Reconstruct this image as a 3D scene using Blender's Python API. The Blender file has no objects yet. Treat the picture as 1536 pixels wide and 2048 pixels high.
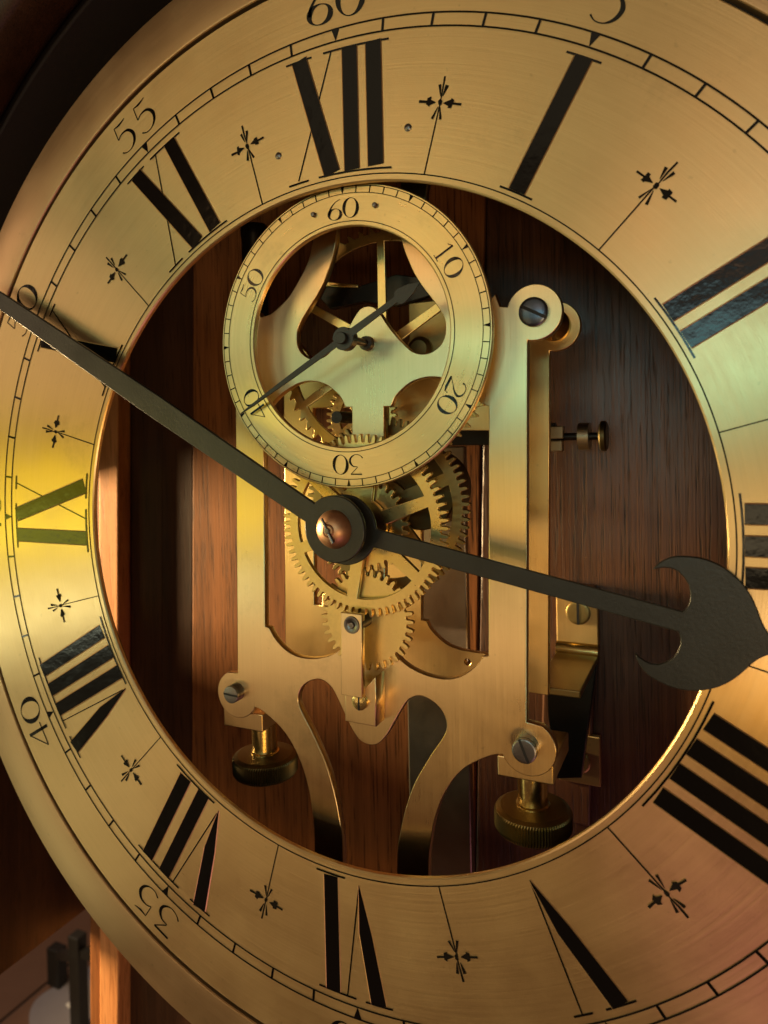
import bpy, bmesh, math, random
from mathutils import Vector, Matrix
random.seed(7)
PI = math.pi
sc = bpy.context.scene
col = sc.collection

# ------------------------------------------------------------------ camera, world, lamps, exposure
# dial space: x right, y up, z towards the viewer (metres, dial face at z = 0)  ->  Blender (x, -z, y)
def W(x, y, z): return Vector((x, -z, y))
R = ((0.90924378, -0.02164542, -0.41570089), (-0.0121563, -0.99960193, 0.02546004), (-0.4160865, -0.018096, -0.90914496))
cam_data = bpy.data.cameras.new('camera'); cam = bpy.data.objects.new('camera', cam_data); col.objects.link(cam)
right, up, back = W(*R[0]), W(*[-v for v in R[1]]), W(*[-v for v in R[2]])
m = Matrix((right, up, back)).transposed().to_4x4(); m.translation = W(0.10020913, 0.02829887, 0.19067351)
cam.matrix_world = m
cam_data.sensor_fit = 'VERTICAL'; cam_data.sensor_height = 36.0
cam_data.lens = 36.0 * 1425.7 / 2048
cam_data.shift_y = (897.35 - 1024) / 2048        # the photograph is a crop of the lens's full picture
cam_data.dof.use_dof = True; cam_data.dof.focus_distance = 0.225; cam_data.dof.aperture_fstop = 17
cam_data.clip_start = 0.005; cam_data.clip_end = 60
sc.camera = cam
world = bpy.data.worlds.new('World'); sc.world = world; world.use_nodes = True
bg = world.node_tree.nodes['Background']; bg.inputs[0].default_value = (1.0, 0.46, 0.26, 1); bg.inputs[1].default_value = 0.075
sc.view_settings.view_transform = 'Standard'; sc.view_settings.look = 'None'; sc.view_settings.gamma = 1; sc.view_settings.exposure = 0
sc.view_settings.use_curve_mapping = False

def area_lamp(name, loc, target, size, colour, power, size_y=None):
    d = bpy.data.lights.new(name, 'AREA'); d.shape = 'RECTANGLE' if size_y else 'DISK'; d.size = size
    if size_y: d.size_y = size_y
    d.color = colour; d.energy = power
    o = bpy.data.objects.new(name, d); col.objects.link(o); o.location = W(*loc)
    o.rotation_euler = (W(*target) - W(*loc)).to_track_quat('-Z', 'Y').to_euler()
    return o
# unseen fill lights, added to give the brass its reflections: (name, direction across/up per metre of depth, width, height, colour, watts), 1.3 m from the dial
LAMPS = [
    ('fill_left_low', -1.30, -0.36, 0.45, 0.09, (0.93, 1.00, 0.72), 0.60),
    ('fill_left_yellow', -1.30, -0.18, 0.45, 0.09, (1.00, 0.95, 0.08), 0.52),
    ('fill_left_amber', -1.30, -0.05, 0.45, 0.09, (1.00, 0.83, 0.03), 0.30),
    ('fill_mid_low', -0.50, -0.36, 0.45, 0.09, (1.00, 0.68, 0.38), 0.37),
    ('fill_mid_orange', -0.50, -0.11, 0.45, 0.09, (1.00, 0.58, 0.05), 0.28),
    ('window_fill_far_low', -0.50, 0.05, 0.45, 0.09, (0.82, 1.00, 0.77), 0.12),
    ('window_fill_far', -0.50, 0.10, 0.45, 0.09, (0.43, 1.00, 0.75), 0.17),
    ('window_fill_far_top', -0.50, 0.24, 0.45, 0.09, (0.56, 1.00, 0.65), 0.27),
    ('fill_mid_high', -0.50, 0.34, 0.45, 0.09, (1.00, 0.55, 0.24), 0.55),
    ('fill_centre_low', 0.10, -0.11, 0.45, 0.09, (1.00, 0.76, 0.42), 0.46),
    ('window_fill', 0.10, 0.10, 0.45, 0.09, (0.34, 1.00, 0.98), 0.66),
    ('window_fill_top', 0.10, 0.16, 0.45, 0.09, (0.74, 1.00, 1.00), 0.40),
    ('fill_centre_high', 0.10, 0.34, 0.45, 0.09, (1.00, 0.61, 0.37), 0.48),
    ('fill_right_orange', 0.55, -0.50, 0.45, 0.09, (1.00, 0.47, 0.03), 0.98),
    ('fill_right_low', 0.55, -0.36, 0.45, 0.09, (1.00, 0.76, 0.48), 1.90),
    ('fill_far_left_low', -2.20, -1.50, 0.42, 0.42, (0.95, 0.95, 0.52), 0.46),
    ('fill_far_left_high', -2.20, 0.60, 0.42, 0.42, (1.00, 0.68, 0.44), 0.85),
    ('fill_top', -0.10, 0.66, 1.10, 0.42, (1.00, 0.82, 0.50), 0.52),
    ('fill_right_pink', 0.70, -1.50, 0.42, 0.42, (1.00, 0.36, 0.52), 0.85),
]
area_lamp('side_window_light', (-0.85, -0.005, 0.016), (-0.2, -0.005, -0.09), 0.05, (1.0, 0.70, 0.34), 42, 0.24)
area_lamp('floor_fill', (-0.95, -0.05, -0.35), (-0.90, -0.9, -0.62), 0.25, (1.0, 0.80, 0.68), 1.5, 0.25)  # added light, unseen, brightens the floor beyond the case
for n_, gx, gy, w_, h_, c_, e_ in LAMPS:
    area_lamp(n_, tuple(Vector((gx, gy, 1)).normalized() * 1.3), (0, 0, 0), w_, c_, e_, h_)

# ------------------------------------------------------------------ materials
def nodes(name):
    mt = bpy.data.materials.new(name); mt.use_nodes = True
    nt = mt.node_tree; return mt, nt, nt.nodes['Principled BSDF'], nt.nodes, nt.links
def mathn(nt, op, a, b=None, c=None):
    n = nt.nodes.new('ShaderNodeMath'); n.operation = op
    for i, v in enumerate((a, b, c)):
        if v is None: continue
        if isinstance(v, (int, float)): n.inputs[i].default_value = v
        else: nt.links.new(v, n.inputs[i])
    return n.outputs[0]
def noise(nt, vec, scale, detail=4, rough=0.6, w=None):
    n = nt.nodes.new('ShaderNodeTexNoise'); n.inputs['Scale'].default_value = scale; n.inputs['Detail'].default_value = detail
    n.inputs['Roughness'].default_value = rough
    if vec is not None: nt.links.new(vec, n.inputs['Vector'])
    return n.outputs['Fac']
def scaled(nt, vec, s):
    n = nt.nodes.new('ShaderNodeVectorMath'); n.operation = 'MULTIPLY'; nt.links.new(vec, n.inputs[0]); n.inputs[1].default_value = s
    return n.outputs[0]
def ramp(nt, fac, stops):
    n = nt.nodes.new('ShaderNodeValToRGB'); e = n.color_ramp.elements
    e[0].position, e[0].color = stops[0][0], (*stops[0][1], 1)
    e[1].position, e[1].color = stops[-1][0], (*stops[-1][1], 1)
    for p, c in stops[1:-1]:
        k = e.new(p); k.color = (*c, 1)
    nt.links.new(fac, n.inputs[0]); return n.outputs[0]
def bump(nt, height, strength, dist):
    n = nt.nodes.new('ShaderNodeBump'); n.inputs['Strength'].default_value = strength; n.inputs['Distance'].default_value = dist
    nt.links.new(height, n.inputs['Height']); return n.outputs[0]

def brass(name, base=(0.74, 0.53, 0.26), rough=0.34, aniso=0.75, brush='linear', streak=0.10, tint=None, centre=(0, 0)):
    mt, nt, b, N, L = nodes(name)
    tc = N.new('ShaderNodeTexCoord').outputs['Object']
    b.inputs['Metallic'].default_value = 1.0
    if brush == 'radial':                      # turned on a lathe: fine concentric scratches
        sep = N.new('ShaderNodeSeparateXYZ'); L.new(tc, sep.inputs[0])
        x = mathn(nt, 'SUBTRACT', sep.outputs[0], centre[0]); z = mathn(nt, 'SUBTRACT', sep.outputs[2], centre[1])
        r = mathn(nt, 'SQRT', mathn(nt, 'ADD', mathn(nt, 'MULTIPLY', x, x), mathn(nt, 'MULTIPLY', z, z)))
        comb = N.new('ShaderNodeCombineXYZ'); L.new(mathn(nt, 'MULTIPLY', r, 1400), comb.inputs[0])
        L.new(mathn(nt, 'MULTIPLY', x, 16), comb.inputs[1]); L.new(mathn(nt, 'MULTIPLY', z, 16), comb.inputs[2])
        fine = noise(nt, comb.outputs[0], 1.0, 3, 0.7)
        tg = N.new('ShaderNodeTangent'); tg.direction_type = 'RADIAL'; tg.axis = 'Y'; L.new(tg.outputs[0], b.inputs['Tangent'])
        b.inputs['Anisotropic Rotation'].default_value = 0.25
    else:
        s = (2600, 2600, 45) if brush == 'linear' else (900, 900, 900)
        fine = noise(nt, scaled(nt, tc, s), 1.0, 3, 0.7)
        cv = N.new('ShaderNodeCombineXYZ'); cv.inputs[0].default_value = 1.0; L.new(cv.outputs[0], b.inputs['Tangent'])
    b.inputs['Anisotropic'].default_value = aniso
    blot = noise(nt, scaled(nt, tc, (38, 38, 38)), 1.0, 5, 0.65)
    spots = noise(nt, scaled(nt, tc, (420, 420, 420)), 1.0, 2, 0.5)
    stain = noise(nt, scaled(nt, tc, (24, 24, 24)), 1.0, 6, 0.75)
    tarnish = mathn(nt, 'ADD', ramp(nt, spots, [(0.0, (0, 0, 0)), (0.69, (0, 0, 0)), (0.80, (1, 1, 1))]), ramp(nt, stain, [(0.0, (0, 0, 0)), (0.60, (0, 0, 0)), (0.74, (1, 1, 1))]))
    mix = N.new('ShaderNodeMix'); mix.data_type = 'RGBA'
    mix.inputs[6].default_value = (*[c * q for c, q in zip(base, (0.86, 0.83, 0.76))], 1)
    mix.inputs[7].default_value = (*[min(1, c * 1.12) for c in base], 1)
    f = mathn(nt, 'ADD', mathn(nt, 'MULTIPLY', fine, 0.55), mathn(nt, 'MULTIPLY', blot, 0.45)); L.new(f, mix.inputs[0])
    mix2 = N.new('ShaderNodeMix'); mix2.data_type = 'RGBA'; L.new(mix.outputs[2], mix2.inputs[6])
    mix2.inputs[7].default_value = (*[c * 0.62 for c in base], 1)
    L.new(mathn(nt, 'MULTIPLY', tarnish, 0.45), mix2.inputs[0])
    L.new(mix2.outputs[2], b.inputs['Base Color'])
    rr = mathn(nt, 'ADD', mathn(nt, 'MULTIPLY', fine, streak), mathn(nt, 'ADD', mathn(nt, 'MULTIPLY', blot, 0.20), rough - streak / 2 - 0.10))
    L.new(rr, b.inputs['Roughness'])
    L.new(bump(nt, fine, 0.10, 0.0004), b.inputs['Normal'])
    return mt

def wood(name, dark, light, pore=(0.012, 0.006, 0.003), rough=0.40, scale=1.0, seed=0.0, spec=0.35, bmp=0.14):
    mt, nt, b, N, L = nodes(name)
    tc = N.new('ShaderNodeTexCoord').outputs['Object']
    add = N.new('ShaderNodeVectorMath'); add.operation = 'ADD'; L.new(tc, add.inputs[0]); add.inputs[1].default_value = (seed, seed * 0.3, seed * 1.7)
    v = add.outputs[0]
    big = noise(nt, scaled(nt, v, (95 * scale, 95 * scale, 3.2 * scale)), 1.0, 5, 0.6)
    fine = noise(nt, scaled(nt, v, (1300 * scale, 1300 * scale, 16 * scale)), 1.0, 4, 0.65)
    pores = noise(nt, scaled(nt, v, (1700 * scale, 1700 * scale, 46 * scale)), 1.0, 2, 0.5)
    f = mathn(nt, 'ADD', mathn(nt, 'MULTIPLY', big, 0.6), mathn(nt, 'MULTIPLY', fine, 0.4))
    c = ramp(nt, f, [(0.36, dark), (0.66, light)])
    pf = ramp(nt, pores, [(0.0, (1, 1, 1)), (0.34, (1, 1, 1)), (0.42, (0, 0, 0))])
    mix = N.new('ShaderNodeMix'); mix.data_type = 'RGBA'; L.new(mathn(nt, 'MULTIPLY', pf, 0.75), mix.inputs[0]); L.new(c, mix.inputs[6]); mix.inputs[7].default_value = (*pore, 1)
    L.new(mix.outputs[2], b.inputs['Base Color'])
    L.new(mathn(nt, 'ADD', mathn(nt, 'MULTIPLY', fine, 0.22), rough - 0.1), b.inputs['Roughness'])
    h = mathn(nt, 'SUBTRACT', fine, mathn(nt, 'MULTIPLY', pf, 0.8))
    L.new(bump(nt, h, bmp, 0.0006), b.inputs['Normal'])
    b.inputs['Specular IOR Level'].default_value = spec
    return mt

def plain(name, base, rough, metal=0.0, bscale=900, bstr=0.15, var=0.25):
    mt, nt, b, N, L = nodes(name)
    tc = N.new('ShaderNodeTexCoord').outputs['Object']
    n1 = noise(nt, tc, bscale, 4, 0.6); n2 = noise(nt, tc, bscale * 0.08, 3, 0.6)
    mix = N.new('ShaderNodeMix'); mix.data_type = 'RGBA'
    mix.inputs[6].default_value = (*[c * (1 - var) for c in base], 1); mix.inputs[7].default_value = (*[c * (1 + var) for c in base], 1)
    L.new(mathn(nt, 'ADD', mathn(nt, 'MULTIPLY', n1, 0.5), mathn(nt, 'MULTIPLY', n2, 0.5)), mix.inputs[0]); L.new(mix.outputs[2], b.inputs['Base Color'])
    b.inputs['Metallic'].default_value = metal
    L.new(mathn(nt, 'ADD', mathn(nt, 'MULTIPLY', n2, 0.2), rough - 0.1), b.inputs['Roughness'])
    L.new(bump(nt, n1, bstr, 0.0005), b.inputs['Normal'])
    return mt

M = {}
M['dial'] = brass('dial_brass', (0.76, 0.56, 0.29), 0.33, 0.84, 'radial')
M['seconds'] = brass('seconds_dial_brass', (0.78, 0.58, 0.28), 0.30, 0.86, 'radial', centre=(0, 0.0586))
M['bezel'] = brass('bezel_brass', (0.66, 0.46, 0.26), 0.36, 0.70, 'radial')
M['plate'] = brass('plate_brass', (0.76, 0.58, 0.31), 0.31, 0.84, 'linear')
M['back_plate'] = brass('back_plate_brass', (0.70, 0.50, 0.22), 0.36, 0.6, 'linear')
M['lip'] = brass('engraved_lip_brass', (0.80, 0.60, 0.31), 0.36, 0.0, 'fine')
M['wheel'] = brass('wheel_brass', (0.76, 0.58, 0.24), 0.30, 0.3, 'fine')
M['turned'] = brass('turned_brass', (0.70, 0.54, 0.22), 0.22, 0.2, 'fine')
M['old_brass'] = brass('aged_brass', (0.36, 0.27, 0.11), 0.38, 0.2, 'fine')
M['dark_brass'] = brass('brass_dark_tone', (0.13, 0.10, 0.045), 0.42, 0.2, 'fine')  # darker, duller tone of the brass
M['copper'] = brass('copper_collet', (0.60, 0.35, 0.20), 0.43, 0.2, 'fine')
M['hand'] = plain('dark_hand_finish', (0.019, 0.021, 0.018), 0.33, 0.0, 1100, 0.12, 0.45)
M['wax'] = plain('black_engraving_wax', (0.0030, 0.0030, 0.0026), 0.15, 0.0, 95, 0.40, 0.2)
M['wax'].node_tree.nodes['Principled BSDF'].inputs['Specular IOR Level'].default_value = 0.36
M['ink'] = plain('black_engraved_line', (0.009, 0.006, 0.003), 0.6, 0.0, 1200, 0.2, 0.6)
M['ink'].node_tree.nodes['Principled BSDF'].inputs['Specular IOR Level'].default_value = 0.15
M['steel'] = plain('bright_steel', (0.20, 0.19, 0.185), 0.32, 1.0, 1200, 0.08, 0.25)
M['blued'] = plain('blued_steel', (0.10, 0.12, 0.16), 0.30, 1.0, 900, 0.08, 0.3)
M['dark_steel'] = plain('dark_steel', (0.035, 0.032, 0.028), 0.35, 0.8, 700, 0.1, 0.3)
M['rod'] = plain('pendulum_rod_metal', (0.30, 0.25, 0.19), 0.34, 1.0, 700, 0.1, 0.12)
M['slot'] = plain('slot_black', (0.004, 0.004, 0.004), 0.6)
M['wood_back'] = wood('mahogany_back', (0.042, 0.0165, 0.0075), (0.150, 0.060, 0.027), rough=0.34, spec=0.70, bmp=0.26)
M['wood_lit'] = wood('mahogany_lit', (0.14, 0.052, 0.017), (0.31, 0.120, 0.040), seed=3.1, rough=0.62, spec=0.10)  # brighter mahogany copy, puts part of the lit patch into the colour
M['wood_shaded'] = wood('mahogany_shaded', (0.030, 0.012, 0.006), (0.075, 0.030, 0.014), seed=5.7, rough=0.55, spec=0.10)  # mahogany darkened to carry the shadow beside the stile
M['wood_stile'] = wood('oak_stile', (0.50, 0.20, 0.07), (0.72, 0.33, 0.13), pore=(0.25, 0.09, 0.03), seed=9.2, rough=0.6, spec=0.12)
M['wood_case'] = wood('case_side_wood', (0.020, 0.009, 0.005), (0.060, 0.026, 0.013), seed=12.4)
M['shade_black'] = plain('unlit_interior_black', (0.008, 0.006, 0.005), 0.7)  # black colour stands in for the unlit depth of the case
M['tile'] = plain('floor_tile', (0.20, 0.11, 0.07), 0.4, 0, 30, 0.1, 0.2)
M['grout'] = plain('floor_grout', (0.06, 0.045, 0.035), 0.8, 0, 60)
M['mat'] = plain('grey_mat', (0.27, 0.25, 0.27), 0.45, 0, 40, 0.1, 0.15)
M['black_iron'] = plain('black_iron', (0.012, 0.011, 0.010), 0.5)
M['white'] = plain('white_paper', (0.8, 0.78, 0.75), 0.6)

# ------------------------------------------------------------------ helpers
def tag(o, label=None, cat=None, group=None, kind=None):
    if label: o['label'] = label
    if cat: o['category'] = cat
    if group: o['group'] = group
    if kind: o['kind'] = kind
    return o
def thing(name, label, cat, loc=(0, 0, 0), group=None):
    o = bpy.data.objects.new(name, None); col.objects.link(o); o.location = W(*loc); o.empty_display_size = 0.01
    return tag(o, label, cat, group)
def link(name, me, mat, parent=None, smooth=False):
    o = bpy.data.objects.new(name, me); col.objects.link(o)
    if mat is not None and not me.materials: me.materials.append(M[mat])
    if parent is not None:
        o.parent = parent; o.matrix_parent_inverse = Matrix.Translation(-parent.location)
    if smooth:
        for p in me.polygons: p.use_smooth = True
    return o
def mesh(name, verts, faces):
    me = bpy.data.meshes.new(name); me.from_pydata([W(*v) for v in verts], [], faces); me.update(); return me
def from_bm(bm, name):
    bmesh.ops.recalc_face_normals(bm, faces=bm.faces)
    me = bpy.data.meshes.new(name); bm.to_mesh(me); bm.free(); return me

def catmull(pts, closed=True, n=5, corners=()):
    out = []; N_ = len(pts)
    for i in range(N_ if closed else N_ - 1):
        p1, p2 = pts[i], pts[(i + 1) % N_]
        p0 = pts[i - 1] if (closed or i > 0) else p1
        p3 = pts[(i + 2) % N_] if (closed or i + 2 < N_) else p2
        if i in corners: p0 = p1
        if (i + 1) % N_ in corners: p3 = p2
        for k in range(n):
            t = k / n; t2 = t * t; t3 = t2 * t
            out.append(tuple(0.5 * (2 * p1[j] + (p2[j] - p0[j]) * t + (2 * p0[j] - 5 * p1[j] + 4 * p2[j] - p3[j]) * t2 + (3 * p1[j] - p0[j] - 3 * p2[j] + p3[j]) * t3) for j in (0, 1)))
    if not closed: out.append(tuple(pts[-1]))
    return out
def arc(cx, cy, r, a0, a1, n=16):       # degrees, counter-clockwise from +x
    return [(cx + r * math.cos(math.radians(a0 + (a1 - a0) * i / n)), cy + r * math.sin(math.radians(a0 + (a1 - a0) * i / n))) for i in range(n + 1)]

def plate_mesh(name, loops, z_front, thick, bevel=0.0003):
    """A sheet cut to the loops (first outer, rest holes; metres), front face at z_front, edges lightly broken."""
    cu = bpy.data.curves.new(name, 'CURVE'); cu.dimensions = '2D'; cu.fill_mode = 'BOTH'
    for lp in loops:
        s = cu.splines.new('POLY'); s.points.add(len(lp) - 1); s.use_cyclic_u = True
        for p, q in zip(s.points, lp): p.co = (q[0], q[1], 0, 1)
    cu.extrude = max(thick / 2 - bevel, 1e-5); cu.bevel_depth = bevel; cu.bevel_resolution = 1; cu.offset = -bevel
    o = bpy.data.objects.new(name, cu); col.objects.link(o)
    dg = bpy.context.evaluated_depsgraph_get(); dg.update()
    me = bpy.data.meshes.new_from_object(o.evaluated_get(dg))
    bpy.data.objects.remove(o); bpy.data.curves.remove(cu)
    for v in me.vertices:
        x, y, z = v.co; v.co = W(x, y, z + z_front - thick / 2)
    me.update(); me.name = name
    return me
def plate(name, loops, z_front, thick, mat, parent=None, bevel=0.0003):
    return link(name, plate_mesh(name, loops, z_front, thick, bevel), mat, parent)

def box_mesh(name, x0, x1, y0, y1, z0, z1, bev=0.0004, segs=2):
    bm = bmesh.new(); bmesh.ops.create_cube(bm, size=1)
    for v in bm.verts:
        v.co = W(x0 + (v.co.x + .5) * (x1 - x0), y0 + (v.co.y + .5) * (y1 - y0), z0 + (v.co.z + .5) * (z1 - z0))
    if bev: bmesh.ops.bevel(bm, geom=bm.edges[:], offset=bev, segments=segs, affect='EDGES', profile=0.5)
    return from_bm(bm, name)
def box(name, x0, x1, y0, y1, z0, z1, mat, parent=None, bev=0.0004):
    return link(name, box_mesh(name, x0, x1, y0, y1, z0, z1, bev), mat, parent)

def lathe_mesh(name, prof, axis='z', centre=(0, 0, 0), n=64, closed_profile=False):
    """prof: (r, h) pairs, h along the axis."""
    vs, fs = [], []
    k = len(prof)
    for i in range(n):
        a = 2 * PI * i / n
        for r, h in prof:
            if axis == 'z': vs.append((centre[0] + r * math.cos(a), centre[1] + r * math.sin(a), centre[2] + h))
            elif axis == 'y': vs.append((centre[0] + r * math.cos(a), centre[1] + h, centre[2] + r * math.sin(a)))
            else: vs.append((centre[0] + h, centre[1] + r * math.cos(a), centre[2] + r * math.sin(a)))
    for i in range(n):
        j = (i + 1) % n
        for q in range(k if closed_profile else k - 1):
            q2 = (q + 1) % k
            fs.append((i * k + q, j * k + q, j * k + q2, i * k + q2))
    bm = bmesh.new(); me = mesh(name, vs, fs); bm.from_mesh(me); bpy.data.meshes.remove(me)
    bmesh.ops.remove_doubles(bm, verts=bm.verts, dist=1e-7)
    return from_bm(bm, name)
def smooth_by_angle(me, deg=35):
    for p in me.polygons: p.use_smooth = True
    bm = bmesh.new(); bm.from_mesh(me)
    for e in bm.edges:
        e.smooth = len(e.link_faces) == 2 and e.calc_face_angle(0) < math.radians(deg)
    bm.to_mesh(me); bm.free()
def lathe(name, prof, mat, parent=None, axis='z', centre=(0, 0, 0), n=64, closed_profile=False):
    me = lathe_mesh(name, prof, axis, centre, n, closed_profile); smooth_by_angle(me)
    return link(name, me, mat, parent)

def strip_mesh(name, strokes, z, place=None):
    """Flat inlay: strokes of (x, y, width) points; place maps local (x, y) to dial (x, y)."""
    vs, fs = [], []
    for st in strokes:
        base = len(vs); P = st
        for i, (x, y, w) in enumerate(P):
            a = P[max(i - 1, 0)]; b = P[min(i + 1, len(P) - 1)]
            dx, dy = b[0] - a[0], b[1] - a[1]; l = math.hypot(dx, dy) or 1
            nx, ny = -dy / l * w / 2, dx / l * w / 2
            for sx in (1, -1):
                q = (x + nx * sx, y + ny * sx)
                if place: q = place(*q)
                vs.append((q[0], q[1], z))
        for i in range(len(P) - 1):
            fs.append((base + 2 * i, base + 2 * i + 1, base + 2 * i + 3, base + 2 * i + 2))
    me = mesh(name, vs, fs)
    bm = bmesh.new(); bm.from_mesh(me)
    for f in bm.faces:
        if f.normal.y > 0: f.normal_flip()
    bm.to_mesh(me); bm.free()
    return me
def ring_strip(name, r, w, z, mat, parent, c=(0, 0), n=240):
    vs, fs = [], []
    for i in range(n):
        a = 2 * PI * i / n
        for q in (r - w / 2, r + w / 2): vs.append((c[0] + q * math.cos(a), c[1] + q * math.sin(a), z))
    for i in range(n):
        j = (i + 1) % n; fs.append((2 * i, 2 * i + 1, 2 * j + 1, 2 * j))
    return link(name, mesh(name, vs, fs), mat, parent)
def radial_place(deg, c=(0, 0)):            # local x along the tangent (clockwise), local y outwards
    a = math.radians(deg); s, k = math.sin(a), math.cos(a)
    return lambda x, y: (c[0] + x * k + y * s, c[1] - x * s + y * k)

# ------------------------------------------------------------------ glyphs of the engraved figures (height 1, x from the glyph's middle)
def ell(cx, cy, rx, ry, a0, a1, wf, n=28):
    out = []
    for i in range(n + 1):
        a = math.radians(a0 + (a1 - a0) * i / n)
        out.append((cx + rx * math.cos(a), cy + ry * math.sin(a), wf(a)))
    return out
def spl(pts, n=6):
    p = catmull([(q[0], q[1]) for q in pts], False, n); wv = []
    for i in range(len(pts) - 1):
        for k in range(n): wv.append(pts[i][2] + (pts[i + 1][2] - pts[i][2]) * k / n)
    wv.append(pts[-1][2])
    return [(a[0], a[1], w) for a, w in zip(p, wv)]
TH, TN = 0.165, 0.026
def stress(a): return TN + (TH - TN) * abs(math.cos(a + 0.25)) ** 2.2
GLYPH = {
 '0': [ell(0, .5, .27, .47, 0, 360, stress, 40)],
 '1': [[(0.0, .98, .10), (0.0, .02, .10)], [(-.13, .02, TN * 1.4), (.13, .02, TN * 1.4)], spl([(-.16, .82, TN), (-.08, .90, TN * 1.5), (0, .98, TN * 1.5)])],
 '2': [spl([(-.24, .70, .10), (-.22, .84, .04), (-.06, .97, TN), (.14, .90, .08), (.21, .72, .115), (.12, .50, .07), (-.10, .25, .03), (-.27, .03, TN)]), [(-.27, .055, .10), (.10, .055, .12), (.26, .09, .05)], [(.24, .07, .03), (.285, .24, .03)]],
 '3': [[(-.22, .965, .065), (.22, .965, .065)], [(.22, .97, TN * 1.3), (-.05, .62, TN * 1.3)], spl([(-.05, .60, TN), (.12, .58, .05), (.24, .40, .115), (.22, .18, .09), (.05, .02, .03), (-.14, .05, TN), (-.26, .18, .05)])],
 '4': [[(.13, .98, .11), (.13, .02, .11)], [(.13, .98, TN * 1.3), (-.30, .30, TN * 1.3)], [(-.30, .30, TN * 1.6), (.30, .30, TN * 1.6)]],
 '5': [spl([(-.16, .98, .02), (.0, .95, .065), (.20, .99, .02)]), [(-.16, .98, TN * 1.2), (-.19, .58, TN * 1.2)], spl([(-.19, .56, TN), (-.05, .64, .035), (.13, .60, .08), (.23, .40, .12), (.19, .18, .09), (.05, .03, .03), (-.12, .02, TN), (-.24, .12, .045)])],
 '6': [ell(.0, .29, .24, .27, 0, 360, stress, 32), spl([(.22, .97, .022), (.06, .90, .03), (-.10, .72, .06), (-.21, .48, .10), (-.225, .29, .11)])],
}
def figure_mesh(name, txt, deg, r_mid, h, z, c=(0, 0), adv=0.92):
    st = []; tot = adv * (len(txt) - 1); pl = radial_place(deg, c)
    for i, ch in enumerate(txt):
        ox = -tot / 2 + i * adv
        for g in GLYPH[ch]: st.append([((x * 1.36 + ox) * h, (y - .5) * h + r_mid, w * h) for x, y, w in g])
    return strip_mesh(name, st, z, pl)

# ------------------------------------------------------------------ the wooden case behind
case = thing('clock_case', 'dark mahogany wooden case standing open behind the brass dial', 'clock case', (0, -0.35, -0.1))
ZB = -0.100
STX = (-0.1975, -0.1838)
planks = [(-0.1834, -0.1605, 'wood_shaded', 0.0), (-0.1600, -0.1400, 'wood_shaded', 0.0012), (-0.1395, 0.0118, 'wood_lit', 0.002), (0.0128, 0.26, 'wood_back', 0.002)]  # two left planks carry painted shade, the third painted light
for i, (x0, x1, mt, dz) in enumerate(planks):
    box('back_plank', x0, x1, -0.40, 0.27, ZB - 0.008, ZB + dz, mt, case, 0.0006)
box('stile', STX[0], STX[1], -0.40, 0.27, ZB - 0.012, ZB + 0.0080, 'wood_stile', case, 0.0008)
box('stile_moulding', STX[0] - 0.0125, STX[0] - 0.0004, -0.40, 0.27, ZB - 0.012, ZB + 0.003, 'wood_lit', case, 0.0008)
box('mounting_block', 0.0405, 0.0602, -0.125, -0.030, ZB, ZB + 0.0065, 'wood_back', case, 0.0008)
# left side of the case: a rail and a head panel, open to the room between and below them
box('side_rail', -0.232, -0.222, -0.2500, -0.080, ZB - 0.012, 0.012, 'wood_case', case, 0.0008)
box('side_panel', -0.232, -0.222, 0.073, 0.27, ZB - 0.012, 0.012, 'wood_case', case, 0.0008)
# round-headed front frame
fr = arc(0, 0, 0.2225, 0, 180, 48) + [(-0.2225, -0.40), (-0.262, -0.40)] + arc(0, 0, 0.262, 180, 0, 48) + [(0.262, -0.40), (0.2225, -0.40)]
plate('arched_frame', [fr], 0.012, 0.022, 'wood_case', case, 0.004)
hd = arc(0, 0, 0.2229, 0, 180, 48) + [(-0.2229, 0.0), (-0.236, 0.0)] + arc(0, 0, 0.236, 180, 0, 48) + [(0.236, 0.0), (0.2229, 0.0)]
plate('hood_lining', [hd], -0.011, 0.10, 'shade_black', case, 0.001)

lean = Matrix.Rotation(math.radians(2.1), 4, 'Y')                # the dial was hung a touch askew in its case
for ch in case.children: ch.data.transform(lean)

# room seen through the side window
grout = link('floor', box_mesh('floor', -2.6, -0.4, -0.93, -0.905, -1.9, 0.6, 0.0), 'grout'); tag(grout, kind='structure')
tile_me = box_mesh('tile', -0.147, 0.147, -0.905, -0.900, -0.147, 0.147, 0.002)
for i in range(6):
    for k in range(7):
        o = link('tile', tile_me, 'tile', None); o.parent = grout; o.location = W(-2.3 + i * 0.3, 0, -1.6 + k * 0.3)
mp = catmull([(-0.880, -0.572), (-0.908, -0.592), (-0.924, -0.612), (-0.928, -0.632), (-0.921, -0.660)], False, 5) + [(-0.898, -0.729), (-0.84, -0.94), (-0.50, -0.86), (-0.56, -0.40)]
nm = len(mp)
mat_ = link('floor_mat', mesh('floor_mat', [(x, -0.894, z) for x, z in mp] + [(x, -0.8995, z) for x, z in mp], [tuple(range(nm)), tuple(range(2 * nm - 1, nm - 1, -1))] + [(i, i + nm, (i + 1) % nm + nm, (i + 1) % nm) for i in range(nm)]), 'mat'); tag(mat_, 'grey mat lying on the tiled floor seen through the case side', 'mat')
pp = [(-0.872, -0.632), (-0.836, -0.622), (-0.868, -0.652)]
pap = link('paper_scrap', mesh('paper_scrap', [(x, -0.8925, z) for x, z in pp] + [(x, -0.8935, z) for x, z in pp], [(0, 1, 2), (5, 4, 3), (0, 3, 4, 1), (1, 4, 5, 2), (2, 5, 3, 0)]), 'white'); tag(pap, 'small white paper scrap on the grey floor mat', 'paper')
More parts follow.
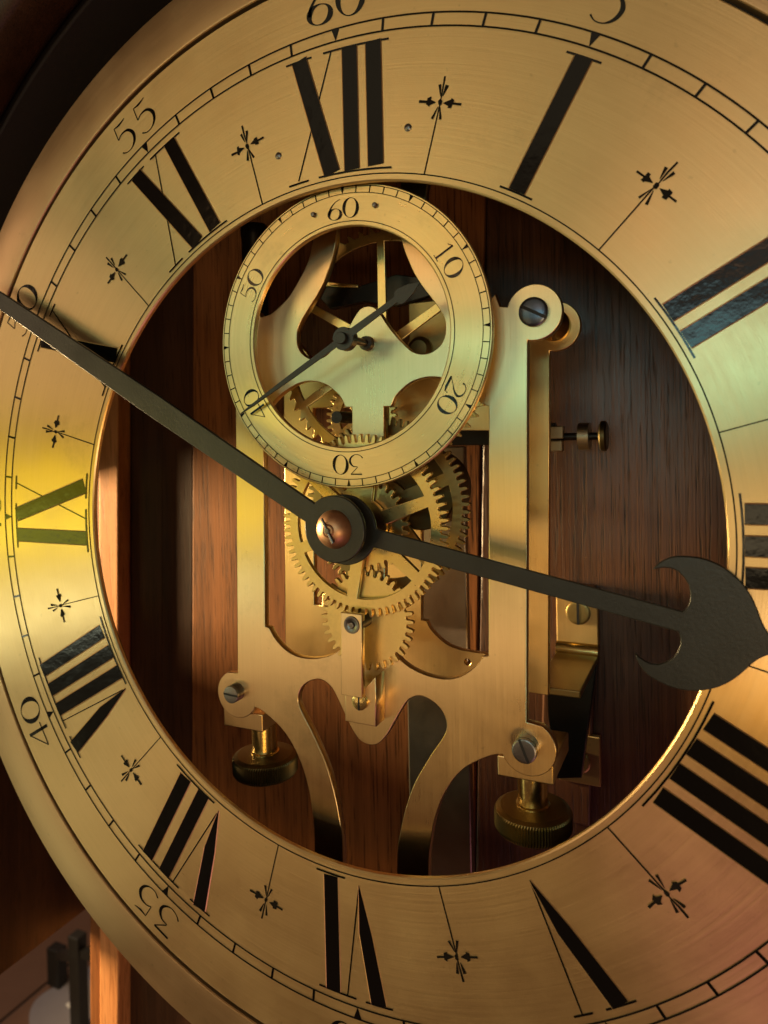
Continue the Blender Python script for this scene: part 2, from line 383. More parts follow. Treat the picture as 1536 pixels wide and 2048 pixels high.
stand = thing('iron_stand', 'low black iron stand with two uprights beside the floor mat', 'stand', (-0.85, -0.90, -0.62))
box('leg', -0.815, -0.794, -0.8935, -0.736, -0.61, -0.59, 'black_iron', stand, 0.002)
box('leg', -0.936, -0.909, -0.8935, -0.829, -0.67, -0.65, 'black_iron', stand, 0.002)
def bar_mesh(name, p, q, r):
    V_ = [(c[0], c[1] + dy, c[2] + dz) for c in (p, q) for dy, dz in ((-r, -r), (r, -r), (r, r), (-r, r))]
    return mesh(name, V_, [(0, 1, 5, 4), (1, 2, 6, 5), (2, 3, 7, 6), (3, 0, 4, 7), (3, 2, 1, 0), (4, 5, 6, 7)])
link('cross_bar', bar_mesh('cross_bar', (-0.922, -0.842, -0.660), (-0.806, -0.772, -0.600), 0.006), 'black_iron', stand)
link('cross_bar', bar_mesh('cross_bar', (-0.806, -0.764, -0.600), (-0.690, -0.748, -0.600), 0.006), 'black_iron', stand)

# ------------------------------------------------------------------ chapter ring
dial = thing('chapter_ring', 'large brass chapter ring with black Roman hours and minute track', 'clock dial')
RI, RO = 0.1037, 0.1669
lathe('ring_plate', [(RI + .0004, 0), (RO - .0004, 0), (RO, -.0004), (RO, -.0016), (RI, -.0016), (RI, -.0004)], 'dial', dial, 'z', n=360, closed_profile=True)
lathe('shade_ring', [(.1062, -.0019), (.1720, -.0030), (.1720, -.0042), (.1062, -.0042)], 'shade_black', dial, 'z', n=200, closed_profile=True)  # added black ring, deepens the shade on the leg ends and bezel gap
ZI = 0.00012
ring_strip('track_line', 0.1500, 0.00050, ZI, 'ink', dial)
ring_strip('track_line', 0.14634, 0.00050, ZI, 'ink', dial)
ring_strip('track_line', 0.10574, 0.00036, ZI, 'ink', dial)
tick_me = strip_mesh('minute_mark', [[(0, 0.14634, .00075), (0, 0.1500, .00075)]], ZI + .00003)
tri_me = strip_mesh('minute_mark', [[(0, 0.14655, .0001), (0, 0.1500, .0027)]], ZI + .00003)
for i in range(60):
    o = link('minute_mark', tri_me if i % 5 == 0 else tick_me, 'wax', dial)
    o.rotation_euler = (0, math.radians(i * 6), 0)
for i in range(1, 13):
    link('minute_figure', figure_mesh('minute_figure', str(i * 5), i * 30, 0.1580, 0.0113, ZI), 'wax', dial)
# Roman numerals: local mm, x along the tangent, y outward radius
r0, r1 = 0.1075, 0.1436
def I_(c): return ('bar', c, c)
NUM = {1: ([0], None, None), 2: ([-4, 4], None, None), 3: ([-7.7, 0, 7.6], None, None), 4: ([-11.8, -3.9, 4.0, 11.9], None, None),
       5: ([], ('V', 0.3, -6.3, 5.0), None), 6: ([8.3], ('V', -1.4, -7.3, 3.3), None), 7: ([3.6, 12.2], ('V', -4.0, -13.6, -0.8), None),
       8: ([-0.3, 7.6, 15.5], ('V', -6.6, -15.5, -4.9), None), 9: ([-6.8], None, ('X', 1.0, 12.4, 13.4, 0.3)), 10: ([], None, ('X', -5.7, 5.7, 6.6, -6.6)),
       11: ([8.9], None, ('X', -8.3, 0.7, 2.0, -10.6)), 12: ([4.5, 12.3], None, ('X', -12.8, -2.2, -1.7, -13.9))}
for h in range(1, 13):
    bars, V, X = NUM[h]; st = []; so, si = [], []
    for b in bars:
        st.append([(b / 1000, r0, .0048), (b / 1000, r1, .0048)])
    mm = 0.001
    if bars:
        lo, hi = min(bars) - 5.0, max(bars) + 5.0; si.append((lo, hi)); so.append((lo, hi))
    if V:
        _, ap, tk, tn = V
        st.append([(ap * mm, r0 + .0008, .0002), ((ap + (tk - ap) * .42) * mm + .0006, r0 + (r1 - r0) * .42, .0042), (tk * mm, r1, .0050)])
        st.append([((ap + .1) * mm, r0 + .002, .0004), (tn * mm, r1, .0004)])
        so.append((tk - 4.6, tk + 4.4)); so.append((tn - 3, tn + 2.6))
    if X:
        _, to, ti, no, ni = X
        st.append([(to * mm, r1, .0050), (ti * mm, r0, .0052)]); st.append([(no * mm, r1, .0004), (ni * mm, r0 - .0004, .0004)])
        so.append((to - 4.6, to + 4.4)); si.append((ti - 4.6, ti + 4.6)); so.append((no - 2.6, no + 2.6)); si.append((ni - 3.4, ni + 3.6))
    for rr, L_ in ((r1 + .0002, so), (r0 - .0003, si)):
        for a, b in L_: st.append([(a * mm + (b - a) * mm * k / 6, rr - ((a * mm + (b - a) * mm * k / 6) ** 2) / (2 * rr) * 0.9, .00055) for k in range(7)])
    # each bar a hair higher than the hairlines so that no two faces coincide
    me = strip_mesh('hour_numeral', st, ZI + .00002, radial_place(h * 30))
    # lift successive strokes by a few microns
    k = 0; vi = 0
    for s in st:
        for _ in range(len(s) * 2):
            me.vertices[vi].co.y -= 0.000012 * k; vi += 1
        k += 1
    num = link('hour_numeral', me, 'wax', dial)
    # the graver left a fine raised lip along the cuts
    pl = radial_place(h * 30); V_, F_ = [], []
    for st_ in st:
        if max(q[2] for q in st_) < .003: continue
        for sd_ in (-1, 1):
            b0 = len(V_)
            for i, (x, y, w) in enumerate(st_):
                a_, b_ = st_[max(i - 1, 0)], st_[min(i + 1, len(st_) - 1)]
                dx, dy = b_[0] - a_[0], b_[1] - a_[1]; l_ = math.hypot(dx, dy); nx, ny = -dy / l_ * sd_, dx / l_ * sd_
                for off, zz in ((w / 2 - .00003, .00010), (w / 2 + .00012, .00021), (w / 2 + .00036, -.00002)):
                    q = pl(x + nx * off, y + ny * off); V_.append((q[0], q[1], zz))
            for i in range(len(st_) - 1):
                for j in (0, 1):
                    F_.append((b0 + 3 * i + j, b0 + 3 * i + j + 1, b0 + 3 * i + j + 4, b0 + 3 * i + j + 3))
    lip = mesh('engraved_lip', V_, F_)
    bm = bmesh.new(); bm.from_mesh(lip)
    for f in bm.faces:
        if f.normal.y > 0: f.normal_flip()
    bm.to_mesh(lip); bm.free()
    lo = link('engraved_lip', lip, 'lip'); lo.parent = num
# half-hour stars
for h in range(12):
    st = []
    c = 0.1256
    st.append([(0, 0.10574, .00042), (0, c, .00042)])
    st.append([(0, c, .00030), (0, c + .0040, .00055), (0, c + .0070, .0007)])
    st.append([(.0004, c + .0016, .0002), (.0012, c + .0048, .0011)]); st.append([(-.0004, c + .0016, .0002), (-.0012, c + .0048, .0011)])
    st.append([(.0003, c - .0012, .0002), (.0013, c - .0045, .0009)]); st.append([(-.0003, c - .0012, .0002), (-.0013, c - .0045, .0009)])
    for s in (-1, 1):
        st.append([(s * .0012, c, .0002), (s * .0034, c, .0024), (s * .00341, c, .0006), (s * .0064, c, .0008)])
        st.append([(s * .0030, c, .0030), (s * .0041, c, .0024)])
    st.append([(0, c - .0008, .0006), (0, c - .0004, .0013), (0, c + .0004, .0013), (0, c + .0008, .0006)])
    st = [[(x + random.gauss(0, .00010), y + random.gauss(0, .00010), w * random.uniform(.70, 1.02)) for x, y, w in q_] for q_ in st]
    me = strip_mesh('half_hour_star', st, ZI + .00002, radial_place(h * 30 + 15))
    vi = 0
    for k, s in enumerate(st):
        for _ in range(len(s) * 2): me.vertices[vi].co.y -= 0.000010 * k; vi += 1
    link('half_hour_star', me, 'ink', dial)
for x, y in ((-.02104, .1162), (.02268, .1163)):
    lathe('dial_pin', [(0, .0006), (.0007, .0005), (.0011, .0002), (.0011, -.001)], 'steel', dial, 'z', (x, y, 0), 20)

bez = link('bezel', lathe_mesh('bezel', [(.1684, -.0029), (.1684, -.0004), (.1686, .0000), (.1692, .0001), (.1874, -.0026), (.1884, -.0030), (.1890, -.0042), (.1890, -.016), (.184, -.016)], 'z', (0, 0, 0), 360), 'bezel')
smooth_by_angle(bez.data, 25); tag(bez, 'narrow polished brass bezel ring around the outer edge of the dial', 'bezel')

# ------------------------------------------------------------------ seconds dial
SC = (-0.0005, 0.0586); ZS = -0.003
sd = thing('seconds_dial', 'small brass seconds ring with figures ten to sixty below XII', 'seconds dial', (0, 0.0586, ZS))
lathe('ring_plate', [(.0339, 0), (.0459, 0), (.0462, -.0003), (.0462, -.0016), (.0336, -.0016), (.0336, -.0003)], 'seconds', sd, 'z', (*SC, ZS), n=200, closed_profile=True)
ZT = ZS + 0.0001
for r, w in ((.04545, .00022), (.0434, .00022), (.0350, .00024)): ring_strip('track_line', r, w, ZT, 'ink', sd, SC, 200)
st_me = strip_mesh('second_mark', [[(0, .0434, .00030), (0, .04545, .00030)]], ZT + .00002)
st_tri = strip_mesh('second_mark', [[(0, .0435, .0001), (0, .04545, .0012)]], ZT + .00002)
for i in range(60):
    o = bpy.data.objects.new('second_mark', st_tri if i % 5 == 0 else st_me); col.objects.link(o)
    if not o.data.materials: o.data.materials.append(M['wax'])
    o.parent = sd; o.location = (0, -(-ZS), 0); o.rotation_euler = (0, math.radians(i * 6), 0)
    o.location = Vector((SC[0], ZS, 0))
for i in range(1, 7):
    link('second_figure', figure_mesh('second_figure', str(i * 10), i * 60, .0389, .0063, ZT, SC, 0.86), 'wax', sd)
for a in (-14.5, 16.0):
    x, y = radial_place(a, SC)(0, .0398)
    lathe('dial_pin', [(0, .0013), (.0006, .0012), (.0008, .0008), (.0008, -.001)], 'steel', sd, 'z', (x, y, ZS), 16)

# ------------------------------------------------------------------ movement frame (its centre line leans 1.2 degrees)
TILT = math.radians(-1.2); CT, ST = math.cos(TILT), math.sin(TILT); MX = 0.0004
def mv(x, y): return (x * CT - y * ST + MX, x * ST + y * CT)
def mvl(pts, s=0.001): return [mv(x * s, y * s) for x, y in pts]
def mirror(p): return [(-x, y) for x, y in p]
frame = thing('movement_frame', 'brass skeleton movement frame with front and back plates behind the seconds ring', 'clock movement', (0, -0.06, -0.03))
ZF = -0.014
# outer contour, right half from the bottom of the leg upwards (mm)
leg_out = [(20.5, -118), (20.6, -104), (21.3, -98), (22.2, -92.5), (23.4, -88), (25.0, -83.5), (27.3, -79.0), (29.8, -75.3), (32.7, -72.2), (35.7, -70.0), (39.3, -67.8), (41.9, -66.6), (44.0, -66.2)]
lug_c, lug_r = (51.6, -62.8), 8.3
half = catmull(leg_out, False, 4)
half += arc(lug_c[0], lug_c[1], lug_r, 205, 420, 26)[1:]
half = [p for p in half]
half += [(51.2, -55.2), (51.2, 40)]
right = half + [(51.2, 54.6)] + arc(53.0, 63.9, 8.1, -103, 165, 28) + [(43.0, 66.3), (41.6, 70.0)]
left = half + [(51.2, 60.5), (50.0, 66.0), (44.0, 67.0), (41.2, 70.5)]
arm_out = [(40.3, 68.9), (36.6, 69.6), (33.6, 71.4), (29.7, 74.4), (27.3, 77.2), (24.5, 81.2), (22.4, 84.6), (21.0, 88), (20.0, 92), (19.6, 97), (20.2, 104), (22, 112)]
arm_in = [(12.0, 112), (11.0, 100), (11.2, 92), (12.6, 86.2), (14.3, 82.0), (16.2, 78.0), (18.9, 73.9), (22.0, 69.9), (24.4, 66.6), (25.9, 63.6), (26.2, 60.7), (25.7, 58.0), (24.2, 55.7), (21.5, 54.0), (18.5, 53.6), (15.4, 54.5), (12.6, 56.8), (9.3, 60.3), (6.8, 63.4), (4.6, 66.6), (2.9, 68.6), (1.4, 69.4), (0, 69.6)]
hole_leg = [(0, -71.3), (-2.2, -70.9), (-4.1, -69.7), (-6.2, -67.1), (-7.9, -64.2), (-10.0, -60.4), (-12.0, -56.9), (-13.6, -54.7), (-15.7, -53.2), (-18.2, -52.6), (-21.0, -53.3), (-23.9, -55.1), (-25.8, -57.6), (-26.5, -60.3), (-26.0, -62.9), (-24.2, -66.1), (-21.4, -70.4), (-18.8, -74.9), (-16.0, -80.2), (-13.8, -86.0), (-12.2, -91.5), (-10.9, -97.6), (-9.9, -104), (-9.6, -118)]
tongue_and_legs = catmull(hole_leg[::-1], False, 4) + catmull(mirror(hole_leg), False, 4)[1:]     # left leg inner edge up, tongue, right leg inner edge down
outer = right + catmull(arm_out, False, 4) + catmull(arm_in, False, 4) + catmull([(-x, y) for x, y in arm_in[::-1]], False, 4)[1:] \
      + catmull([(-x, y) for x, y in arm_out[::-1]], False, 4) + mirror(left)[::-1] + tongue_and_legs
# the two windows either side of the central column
wr = [(5.7, 37.6), (8.0, 37.6)] + catmull([(8.4, 38.2), (9.6, 40.6), (12.0, 43.0), (15.2, 45.1), (19.5, 46.3), (24, 46.2), (28.5, 44.6), (33.5, 41.6), (37.2, 38.2)], False, 4) + [(39.7, 37.2), (39.7, -37.4), (38.0, -37.6)] \
   + catmull([(37.8, -38.0), (36.2, -40.3), (33.6, -42.9), (30.2, -45.0), (26.3, -46.1), (22.0, -46.1), (18.0, -45.4), (13.8, -43.9), (10.4, -41.6), (7.8, -38.4)], False, 4) + [(5.7, -38.0)]
loops = [mvl(outer), mvl(wr), mvl(mirror(wr)[::-1])]
plate('front_plate', loops, ZF, 0.0028, 'plate', frame, 0.00025)
# back plate
bo = [(51.2, -58), (51.2, 54)] + arc(53.0, 63.9, 8.1, -103, 165, 24) + [(43, 66.3), (40.5, 60), (37, 54.5), (31, 51.5), (24, 51), (-24, 51), (-31, 51.5), (-37, 54.5), (-41, 60), (-45, 64), (-50, 63), (-51.2, 58), (-51.2, -58), (-24, -58), (24, -58)]
bwr = [(6.0, 30), (6.0, -37.6), (8.0, -37.8)] + catmull([(8.2, -38.2), (9.4, -40.4), (12.6, -43.4), (16.4, -45.6), (21.2, -46.7)], False, 4) + [(27, -46.9), (39, -46.9), (39, 30)]
bwl = [(-12, 38.6), (-12, 12), (-10.5, 0), (-12.5, -22), (-20, -32), (-34.6, -32), (-34.6, -36.6), (-38.2, -36.6), (-38.2, 38.6)]
hole = arc(23.2, -50.6, 1.1, 0, 342, 14)
plate('back_plate', [mvl(bo), mvl(bwr), mvl(bwl), mvl(hole)], -0.045, 0.0028, 'back_plate', frame, 0.00025)
# pillars between the plates
def pillar(x, y):
    c = mv(x * .001, y * .001)
    lathe('pillar', [(0, -.0171), (.0035, -.0171), (.0052, -.0178), (.0052, -.0205), (.0038, -.0225), (.0038, -.0385), (.0052, -.0405), (.0052, -.0448), (0, -.0448)], 'turned', frame, 'z', (*c, 0), 32)
pillar(53.0, 63.9)
def slotted_screw(name, x, y, z, r, h, mat, ang, parent, dome=0.25):
    rr = r
    prof = [(0, h * (1 + dome)), (rr * .45, h * (1 + dome * .85)), (rr * .8, h * (1 + dome * .4)), (rr * .95, h), (rr, h * .85), (rr, 0)]
    o = lathe(name, prof, mat, parent, 'z', (x, y, z), 40)
    a = math.radians(ang); w = r * 0.11; dx, dy = math.cos(a), math.sin(a); L = r * 0.99
    zt = z + h * (1 + dome) + 0.00012; zb = z + h * 0.9
    vs = []
    for s, t in ((-L, -w), (L, -w), (L, w), (-L, w)):
        vs.append((x + dx * s - dy * t, y + dy * s + dx * t))
    # slot follows the dome: five stations
    V_, F_ = [], []
    n = 10
    for i in range(n + 1):
        s = -L + 2 * L * i / n; q = abs(s) / rr
        zz = z + h * (1 + dome * (1 - q * q)) + 0.00008 if q < .9 else z + h * 1.0 + 0.00002
        for t in (-w, w): V_.append((x + dx * s - dy * t, y + dy * s + dx * t, zz))
    for i in range(n): F_.append((2 * i, 2 * i + 2, 2 * i + 3, 2 * i + 1))
    s = link('screw_slot', mesh('screw_slot', V_, F_), 'slot'); s.parent = o if parent is not None else o
    if parent is not None: s.matrix_parent_inverse = o.matrix_world.inverted()
    s.parent = o; s.matrix_parent_inverse = Matrix.Identity(4)
    return o
c = mv(.0530, .0639); slotted_screw('plate_screw', c[0], c[1], ZF, .0042, .0013, 'blued', -28, frame, .45)
for sx, ang, yy in ((-1, -3, -61.6), (1, -68, -62.2)):
    c = mv(sx * .0514, yy * .001)
    q = .0030 if sx < 0 else .0036
    lathe('screw_collar', [(0, .0030), (q * .96, .0030), (q * 1.02, .0027), (q * 1.02, 0)], 'steel', frame, 'z', (c[0], c[1], ZF), 32)
    slotted_screw('plate_screw', c[0], c[1], ZF + .0030, q, .0010, 'steel', ang, frame, .12)
    # seat block carrying the thumb screw
    bx = -.0527 if sx < 0 else .0488
    box('seat_block', bx - .0083, bx + .0085, -.0752, -.0690, -.0420, -.0172, 'plate', frame, .0004)
# cock in front of the lower wheel
cock = frame
plate('cock_arm', [mvl([(-5.0, -26.6), (2.3, -26.6), (2.3, -52.5), (-5.0, -52.5)])], -0.0045, 0.0022, 'plate', frame, .0002)
plate('cock_foot', [mvl([(-5.0, -50.0), (2.3, -50.0), (5.8, -46.0), (5.8, -61.8), (-5.0, -61.8)])], -0.0070, 0.0069, 'plate', frame, .0003)
c = mv(-.0012, -.0301); lathe('jewel_setting', [(0, .0004), (.0008, .0004), (.0011, .0000), (.0018, .0003), (.0026, .0003), (.0028, -.0001)], 'steel', frame, 'z', (c[0], c[1], -.0045), 28)
c = mv(.0006, -.0545); slotted_screw('cock_screw', c[0], c[1], -.0070, .0026, .0012, 'turned', 88, frame, .2)
# bushing of the seconds arbor in the front plate
c = mv(0, .0577); lathe('seconds_pipe', [(0, .0130), (.0011, .0130), (.0012, .0126), (.0012, .002), (.0022, .0018), (.0024, 0)], 'hand', frame, 'z', (c[0], c[1], ZF), 24)

# thumb screws under the seat blocks
for sx, lab in ((-1, 'aged brass thumb screw under the left seat block of the movement'), (1, 'knurled brass thumb screw under the right seat block of the movement')):
    c2 = (-.0497, 0) if sx < 0 else (.0490, 0); zc = -.0262
    t = thing('thumb_screw', lab, 'thumb screw', (c2[0], -.100, zc), 'thumb screws under the movement')
    lathe('shank', [(0, -.0752), (.0046, -.0752), (.0046, -.0858), (.0052, -.0861), (.0052, -.0867)], 'turned', t, 'y', (c2[0], 0, zc), 40)
    # knurled head
    n = 84; prof = [(.0050, -.0866), (.0100, -.0870), (.0114, -.0877), (.0119, -.0886), (.0119, -.0930), (.0111, -.0942), (.0, -.0947)]
    vs, fs = [], []; k = len(prof)
    for i in range(n * 2):
        a = PI * i / n
        for j, (r, h) in enumerate(prof):
            rr = r - (0.00070 if (i % 2 and j in (3, 4)) else 0)
            vs.append((c2[0] + rr * math.cos(a), h, zc + rr * math.sin(a)))
    for i in range(n * 2):
        i2 = (i + 1) % (n * 2)
        for j in range(k - 1): fs.append((i * k + j, i2 * k + j, i2 * k + j + 1, i * k + j + 1))
    link('knurled_head', mesh('knurled_head', vs, fs), 'dark_brass' if sx < 0 else 'old_brass', t)

# ------------------------------------------------------------------ wheels
def gear_loops(cx, cy, r_tip, r_root, n, spokes=0, r_rim=0, r_hub=0, spoke_w=0.0, a0=0.0, bore=0.0015, saw=False, bulge=0.5):
    out = []
    for i in range(n):
        p = 2 * PI / n; a = a0 + i * p
        if saw: prof = [(0.0, r_root), (0.42, r_root), (0.50, r_root + (r_tip - r_root) * .15), (0.86, r_tip), (0.98, r_tip * .997)]
        else: prof = [(-.27, r_root), (-.25, (r_root * .45 + r_tip * .55)), (-.14, r_tip * .997), (0, r_tip), (.14, r_tip * .997), (.25, (r_root * .45 + r_tip * .55)), (.27, r_root), (.5, r_root - (r_tip - r_root) * .12)]
        for f, r in prof: out.append((cx + r * math.cos(a + f * p), cy + r * math.sin(a + f * p)))
    loops = [out]
    if spokes:
        for s in range(spokes):
            b0 = a0 + 2 * PI * s / spokes; b1 = b0 + 2 * PI / spokes
            do, di = spoke_w / 2 / r_rim, min(spoke_w * .62 / r_hub, PI / spokes * .92)
            lp = [(cx + r_rim * math.cos(b0 + do + (b1 - b0 - 2 * do) * k / 14), cy + r_rim * math.sin(b0 + do + (b1 - b0 - 2 * do) * k / 14)) for k in range(15)]
            lp += [(cx + r_hub * math.cos(b1 - di - (b1 - b0 - 2 * di) * k / 6), cy + r_hub * math.sin(b1 - di - (b1 - b0 - 2 * di) * k / 6)) for k in range(7)]
            loops.append(lp)
    return loops
def wheel(name, label, c, z, thick, mat, r_tip, r_root, n, spokes=0, r_rim=0, r_hub=0, spoke_w=0, a0=0, arbor=None, saw=False):
    t = thing(name, label, 'gear wheel', (c[0], c[1], z))
    plate('toothed_rim', gear_loops(c[0], c[1], r_tip, r_root, n, spokes, r_rim, r_hub, spoke_w, a0, saw=saw), z, thick, mat, t, .00012)
    if arbor:
        r, za, zb = arbor
        lathe('arbor', [(0, za), (r, za), (r, zb), (0, zb)], 'dark_steel', t, 'z', (c[0], c[1], 0), 24)
    return t
ctr = (0.0006, 0.0003)
wheel('hour_gear', 'large six spoke brass wheel directly behind the hands', ctr, -.0088, .0018, 'wheel', .0288, .0264, 72, 6, .0232, .0085, .0036, math.radians(20), None)
wheel('cannon_gear', 'small solid brass wheel behind the hand collet, teeth meshing with the lower wheel', ctr, -.0112, .0015, 'wheel', .0150, .0130, 32, a0=.05, arbor=(.0042, .004, -.044))
wl = mv(.0004, -.0298)
wheel('idler_gear', 'solid brass toothed wheel behind the cock below the hands', wl, -.0112, .0015, 'wheel', .0163, .0141, 36, a0=.02, arbor=(.0022, -.0048, -.014))
lathe('pinion', [(0, -.0128), (.0042, -.0128), (.0042, -.0136), (0, -.0136)], 'turned', bpy.data.objects['idler_gear'], 'z', (wl[0], wl[1], 0), 24)
ce = mv(.0022, .0050)
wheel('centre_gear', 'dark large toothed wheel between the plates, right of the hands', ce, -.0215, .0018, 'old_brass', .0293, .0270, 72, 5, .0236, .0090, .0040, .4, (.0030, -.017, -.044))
es = mv(.0000, .0577)
wheel('escape_wheel', 'thin spoked brass escape wheel with saw teeth behind the seconds ring', es, -.0255, .0012, 'wheel', .0402, .0382, 60, 6, .0350, .0050, .0026, math.radians(90), (.0016, -.0172, -.044), True)
wheel('third_gear', 'brass toothed rim low inside the left opening under the seconds ring', mv(-.0130, .0345), -.0350, .0015, 'wheel', .0138, .0121, 34, 4, .0086, .0036, .0024, .6, (.0020, -.017, -.044))
# winding barrel in the shade right of the column
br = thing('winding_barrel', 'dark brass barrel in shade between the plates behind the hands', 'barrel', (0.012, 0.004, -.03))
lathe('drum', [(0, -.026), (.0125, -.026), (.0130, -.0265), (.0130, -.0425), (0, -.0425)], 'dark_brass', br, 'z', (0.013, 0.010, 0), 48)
# pallet anchor behind the seconds ring
an = thing('pallet_anchor', 'dark steel pallet anchor with brass glint strip behind the seconds ring', 'anchor', (0, .08, -.038))
plate('anchor_arms', [mvl([(-30, 78), (-27, 83), (-15, 81), (0, 84), (15, 81), (27, 83), (30, 78), (26, 74), (12, 75.5), (0, 73), (-12, 75.5), (-26, 74)])], -.0365, .003, 'dark_steel', an, .0003)
plate('anchor_glint', [mvl([(-29, 82.2), (-27, 83.6), (-14, 81.4), (-14, 80.4)])], -.0350, .0012, 'wheel', an, .0002)  # brass strip standing in for an orange glint along the arm
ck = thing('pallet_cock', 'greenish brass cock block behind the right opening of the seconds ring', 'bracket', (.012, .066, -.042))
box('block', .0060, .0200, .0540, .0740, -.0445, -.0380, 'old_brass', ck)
lathe('arbor_boss', [(0, .0030), (.0030, .0030), (.0044, .0018), (.0044, 0), (.0058, -.0004), (.0058, -.001)], 'old_brass', ck, 'z', (.0105, .0575, -.0380), 28)

# ------------------------------------------------------------------ pendulum and beat setting
pen = thing('pendulum', 'flat pale metal pendulum rod hanging behind the back plate', 'pendulum', (0, -.10, -.079))
box('rod', -.0146, .0120, -.33, .0235, -.0815, -.0775, 'rod', pen, .0006)
cr = thing('crutch', 'dark steel crutch bar with beat setting screw right of the movement', 'crutch', (.03, .027, -.078))
box('bar', -.004, .0480, .0238, .0318, -.0800, -.0755, 'dark_steel', cr, .0005)
M['clamp'] = brass('clamp_brass', (0.36, 0.30, 0.20), 0.4, 0.2, 'fine')
for x0, x1, y0, y1 in ((.0462, .0512, .0258, .0305), (.0460, .0508, .0212, .0252)):
    box('clamp_block', x0, x1, y0, y1, -.0790, -.0738, 'clamp', cr, .0004)
lathe('screw', [(0, .0440), (.0014, .0440), (.0014, .0640), (0, .0640)], 'dark_steel', cr, 'x', (0, .0265, -.0765), 16)
lathe('nut', [(0, .0566), (.0050, .0566), (.0050, .0604), (0, .0604)], 'clamp', cr, 'x', (0, .0265, -.0765), 12)
lathe('thumb_disc', [(0, .0640), (.0048, .0640), (.0055, .0646), (.0055, .0660), (.0048, .0666), (0, .0666)], 'dark_brass', cr, 'x', (0, .0265, -.0765), 32)
# black post at the upper left
po = thing('support_post', 'black upright post behind the seconds ring on the left', 'post', (-.073, .07, -.06))
lathe('shaft', [(0, .118), (.0054, .118), (.0056, .1175), (.0056, .113), (.0054, .1125), (.0054, .040), (0, .040)], 'dark_steel', po, 'y', (-.0735, 0, -.062), 28)
# mounting bracket, lower right
bk = thing('mounting_bracket', 'bent brass mounting bracket with two slotted screws on the wooden back', 'bracket', (.052, -.07, -.09))
box('upper_leaf', .0440, .0600, -.0560, -.0330, -.0955, -.0925, 'back_plate', bk)
lathe('bend', [(0, .0440), (.0030, .0440), (.0030, .0600), (0, .0600)], 'turned', bk, 'x', (0, -.0572, -.0928), 24)
box('shelf', .0440, .0600, -.0606, -.0582, -.0930, -.0500, 'old_brass', bk)
box('lower_leaf', .0440, .0600, -.1100, -.0905, -.0955, -.0925, 'back_plate', bk)
plate('strut', [[(.0412, -.0607), (.0600, -.0607), (.0540, -.104), (.0446, -.106), (.0416, -.082)]], -.085, .004, 'dark_steel', bk)
slotted_screw('bracket_screw', .0526, -.0424, -.0925, .0046, .0010, 'old_brass', 90, bk, .15)
slotted_screw('bracket_screw', .0520, -.1012, -.0925, .0044, .0010, 'old_brass', 96, bk, .15)

# ------------------------------------------------------------------ hands
HA = math.radians(90 - 101.8)
def rotl(pts, a, c=(0, 0)): return [(c[0] + x * math.cos(a) - y * math.sin(a), c[1] + x * math.sin(a) + y * math.cos(a)) for x, y in pts]
hc = (0.0002, 0.0004)
up_ = [(86.2, 11.0), (86.9, 12.4), (88.5, 14.2), (90.5, 15.5), (93.6, 16.3), (97.0, 16.6), (100.6, 16.0), (103.6, 14.7), (106.3, 12.9), (108.6, 10.5), (110.5, 7.7), (111.8, 5.4), (113.4, 3.3), (115.6, 1.7), (119.5, 0.4)]
in_ = [(94.8, 2.55), (95.6, 3.9), (95.9, 5.6), (95.6, 7.6), (94.9, 9.4), (93.6, 10.9), (92.0, 12.0), (90.4, 12.4), (88.9, 12.2), (87.4, 11.6)]
bar = [(9.4, 2.9), (11.5, 2.75)]
hub = arc(0, 0, 9.9, 17, 343, 40)
hour = [(11.5, 2.75)] + in_ + catmull(up_, False, 4)
hour = hour + [(x, -y) for x, y in hour[::-1]] + arc(0, 0, 10.6, 344, 16, 40)
hh = thing('hour_hand', 'dark hour hand with a broad crescent axe head pointing right', 'clock hand', (*hc, .0035))
plate('blade', [rotl([(x * .001, y * .001) for x, y in hour], HA, hc)], .0022, .0012, 'hand', hh, .00028)
mc = (0.0004, 0.0014)
MA = math.radians(90 - 300.0)
mh = thing('minute_hand', 'long dark minute hand with copper collet sweeping to the upper left', 'clock hand', (*mc, .009))
mlen = [(9.5, 3.25), (30, 3.45), (75, 3.9), (110, 3.6), (158, 3.05), (172, 2.6), (178, 0)]
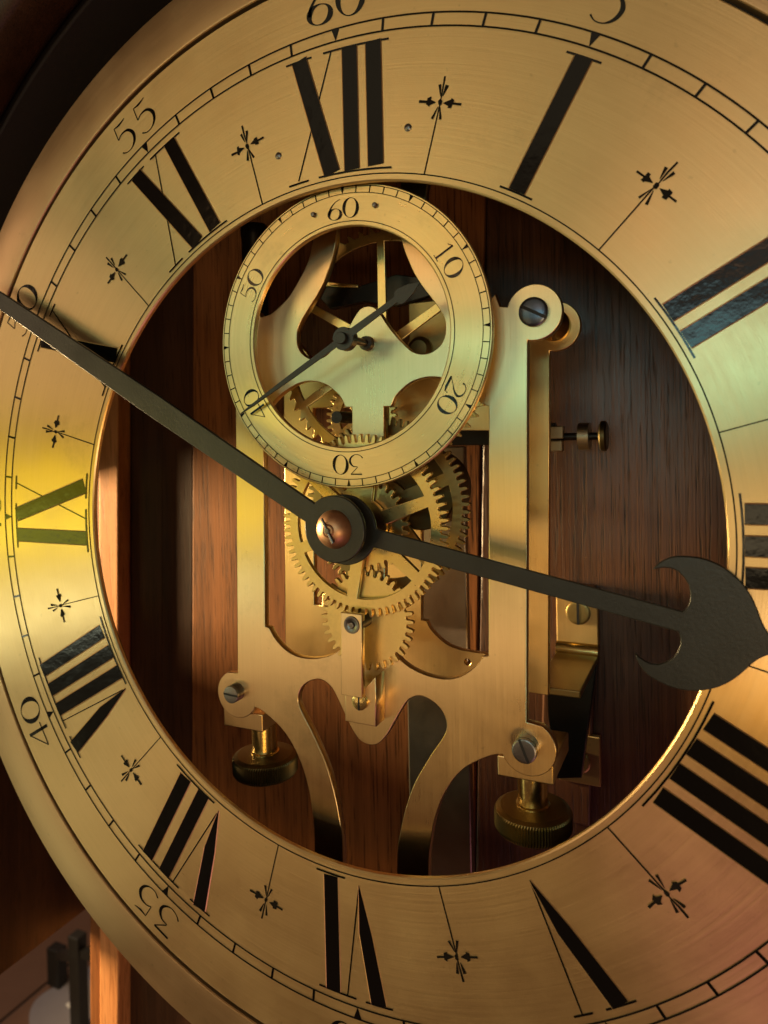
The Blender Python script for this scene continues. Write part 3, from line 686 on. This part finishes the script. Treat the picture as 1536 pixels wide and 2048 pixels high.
mo = [(x, y) for x, y in mlen] + [(x, -y) for x, y in mlen[-2::-1]] + arc(0, 0, 9.9, 341, 19, 44)
plate('blade', [rotl([(x * .001, y * .001) for x, y in mo], MA, mc)], .0088, .0014, 'hand', mh, .00030)
col_ = lathe('collet', [(0, .0037), (.0012, .0037), (.0028, .0033), (.0042, .0024), (.0053, .0010), (.0057, .0)], 'copper', mh, 'z', (mc[0], mc[1], .0088), 48)
lathe('arbor_tip', [(0, .0046), (.0007, .0045), (.0009, .0041), (.0009, .003)], 'steel', mh, 'z', (mc[0], mc[1] , .0088), 16)
pin = lathe('taper_pin', [(0, -.0040), (.0004, -.0040), (.0006, .0038), (0, .0038)], 'steel', mh, 'x', (0, 0, 0), 12)
pin.matrix_parent_inverse = Matrix.Identity(4); pin.location = Vector((0, -.0036, 0)); pin.rotation_euler = (0, math.radians(62), 0)
lathe('pin_loop', [(.0013, .0036), (.0017, .0039), (.0020, .0036), (.0017, .0033)], 'copper', mh, 'z', (mc[0], mc[1], .0088), 20, True)
# seconds hand
s0 = (0.0006, 0.0577); tipv = (-.0375 - s0[0], .0362 - s0[1]); SA = math.atan2(tipv[1], tipv[0])
sh = thing('seconds_hand', 'thin black seconds hand with arrow tail pointing near forty', 'clock hand', (*s0, .001))
so = [(2.9, 1.0), (20, .85), (38, .45), (43.8, .12)]
tl = [(-2.9, 1.15), (-14, .95), (-20.0, 1.0), (-20.8, 2.2), (-22.2, 2.35), (-25.5, 1.6), (-28.6, .15)]
shape = so + [(x, -y) for x, y in so[::-1]] + arc(0, 0, 3.5, 345, 195, 14)[1:-1] + [(x, -y) for x, y in tl] + [(x, y) for x, y in tl[::-1]] + arc(0, 0, 3.5, 165, 15, 14)[1:-1]
plate('blade', [rotl([(x * .001, y * .001) for x, y in shape], SA, s0)], .0010, .0006, 'hand', sh, .00008)
lathe('hub', [(0, .0016), (.0016, .0016), (.0018, .0013), (.0018, 0), (.0034, -.0004), (.0036, -.0030), (0, -.003)], 'hand', sh, 'z', (s0[0], s0[1], .0010), 32)
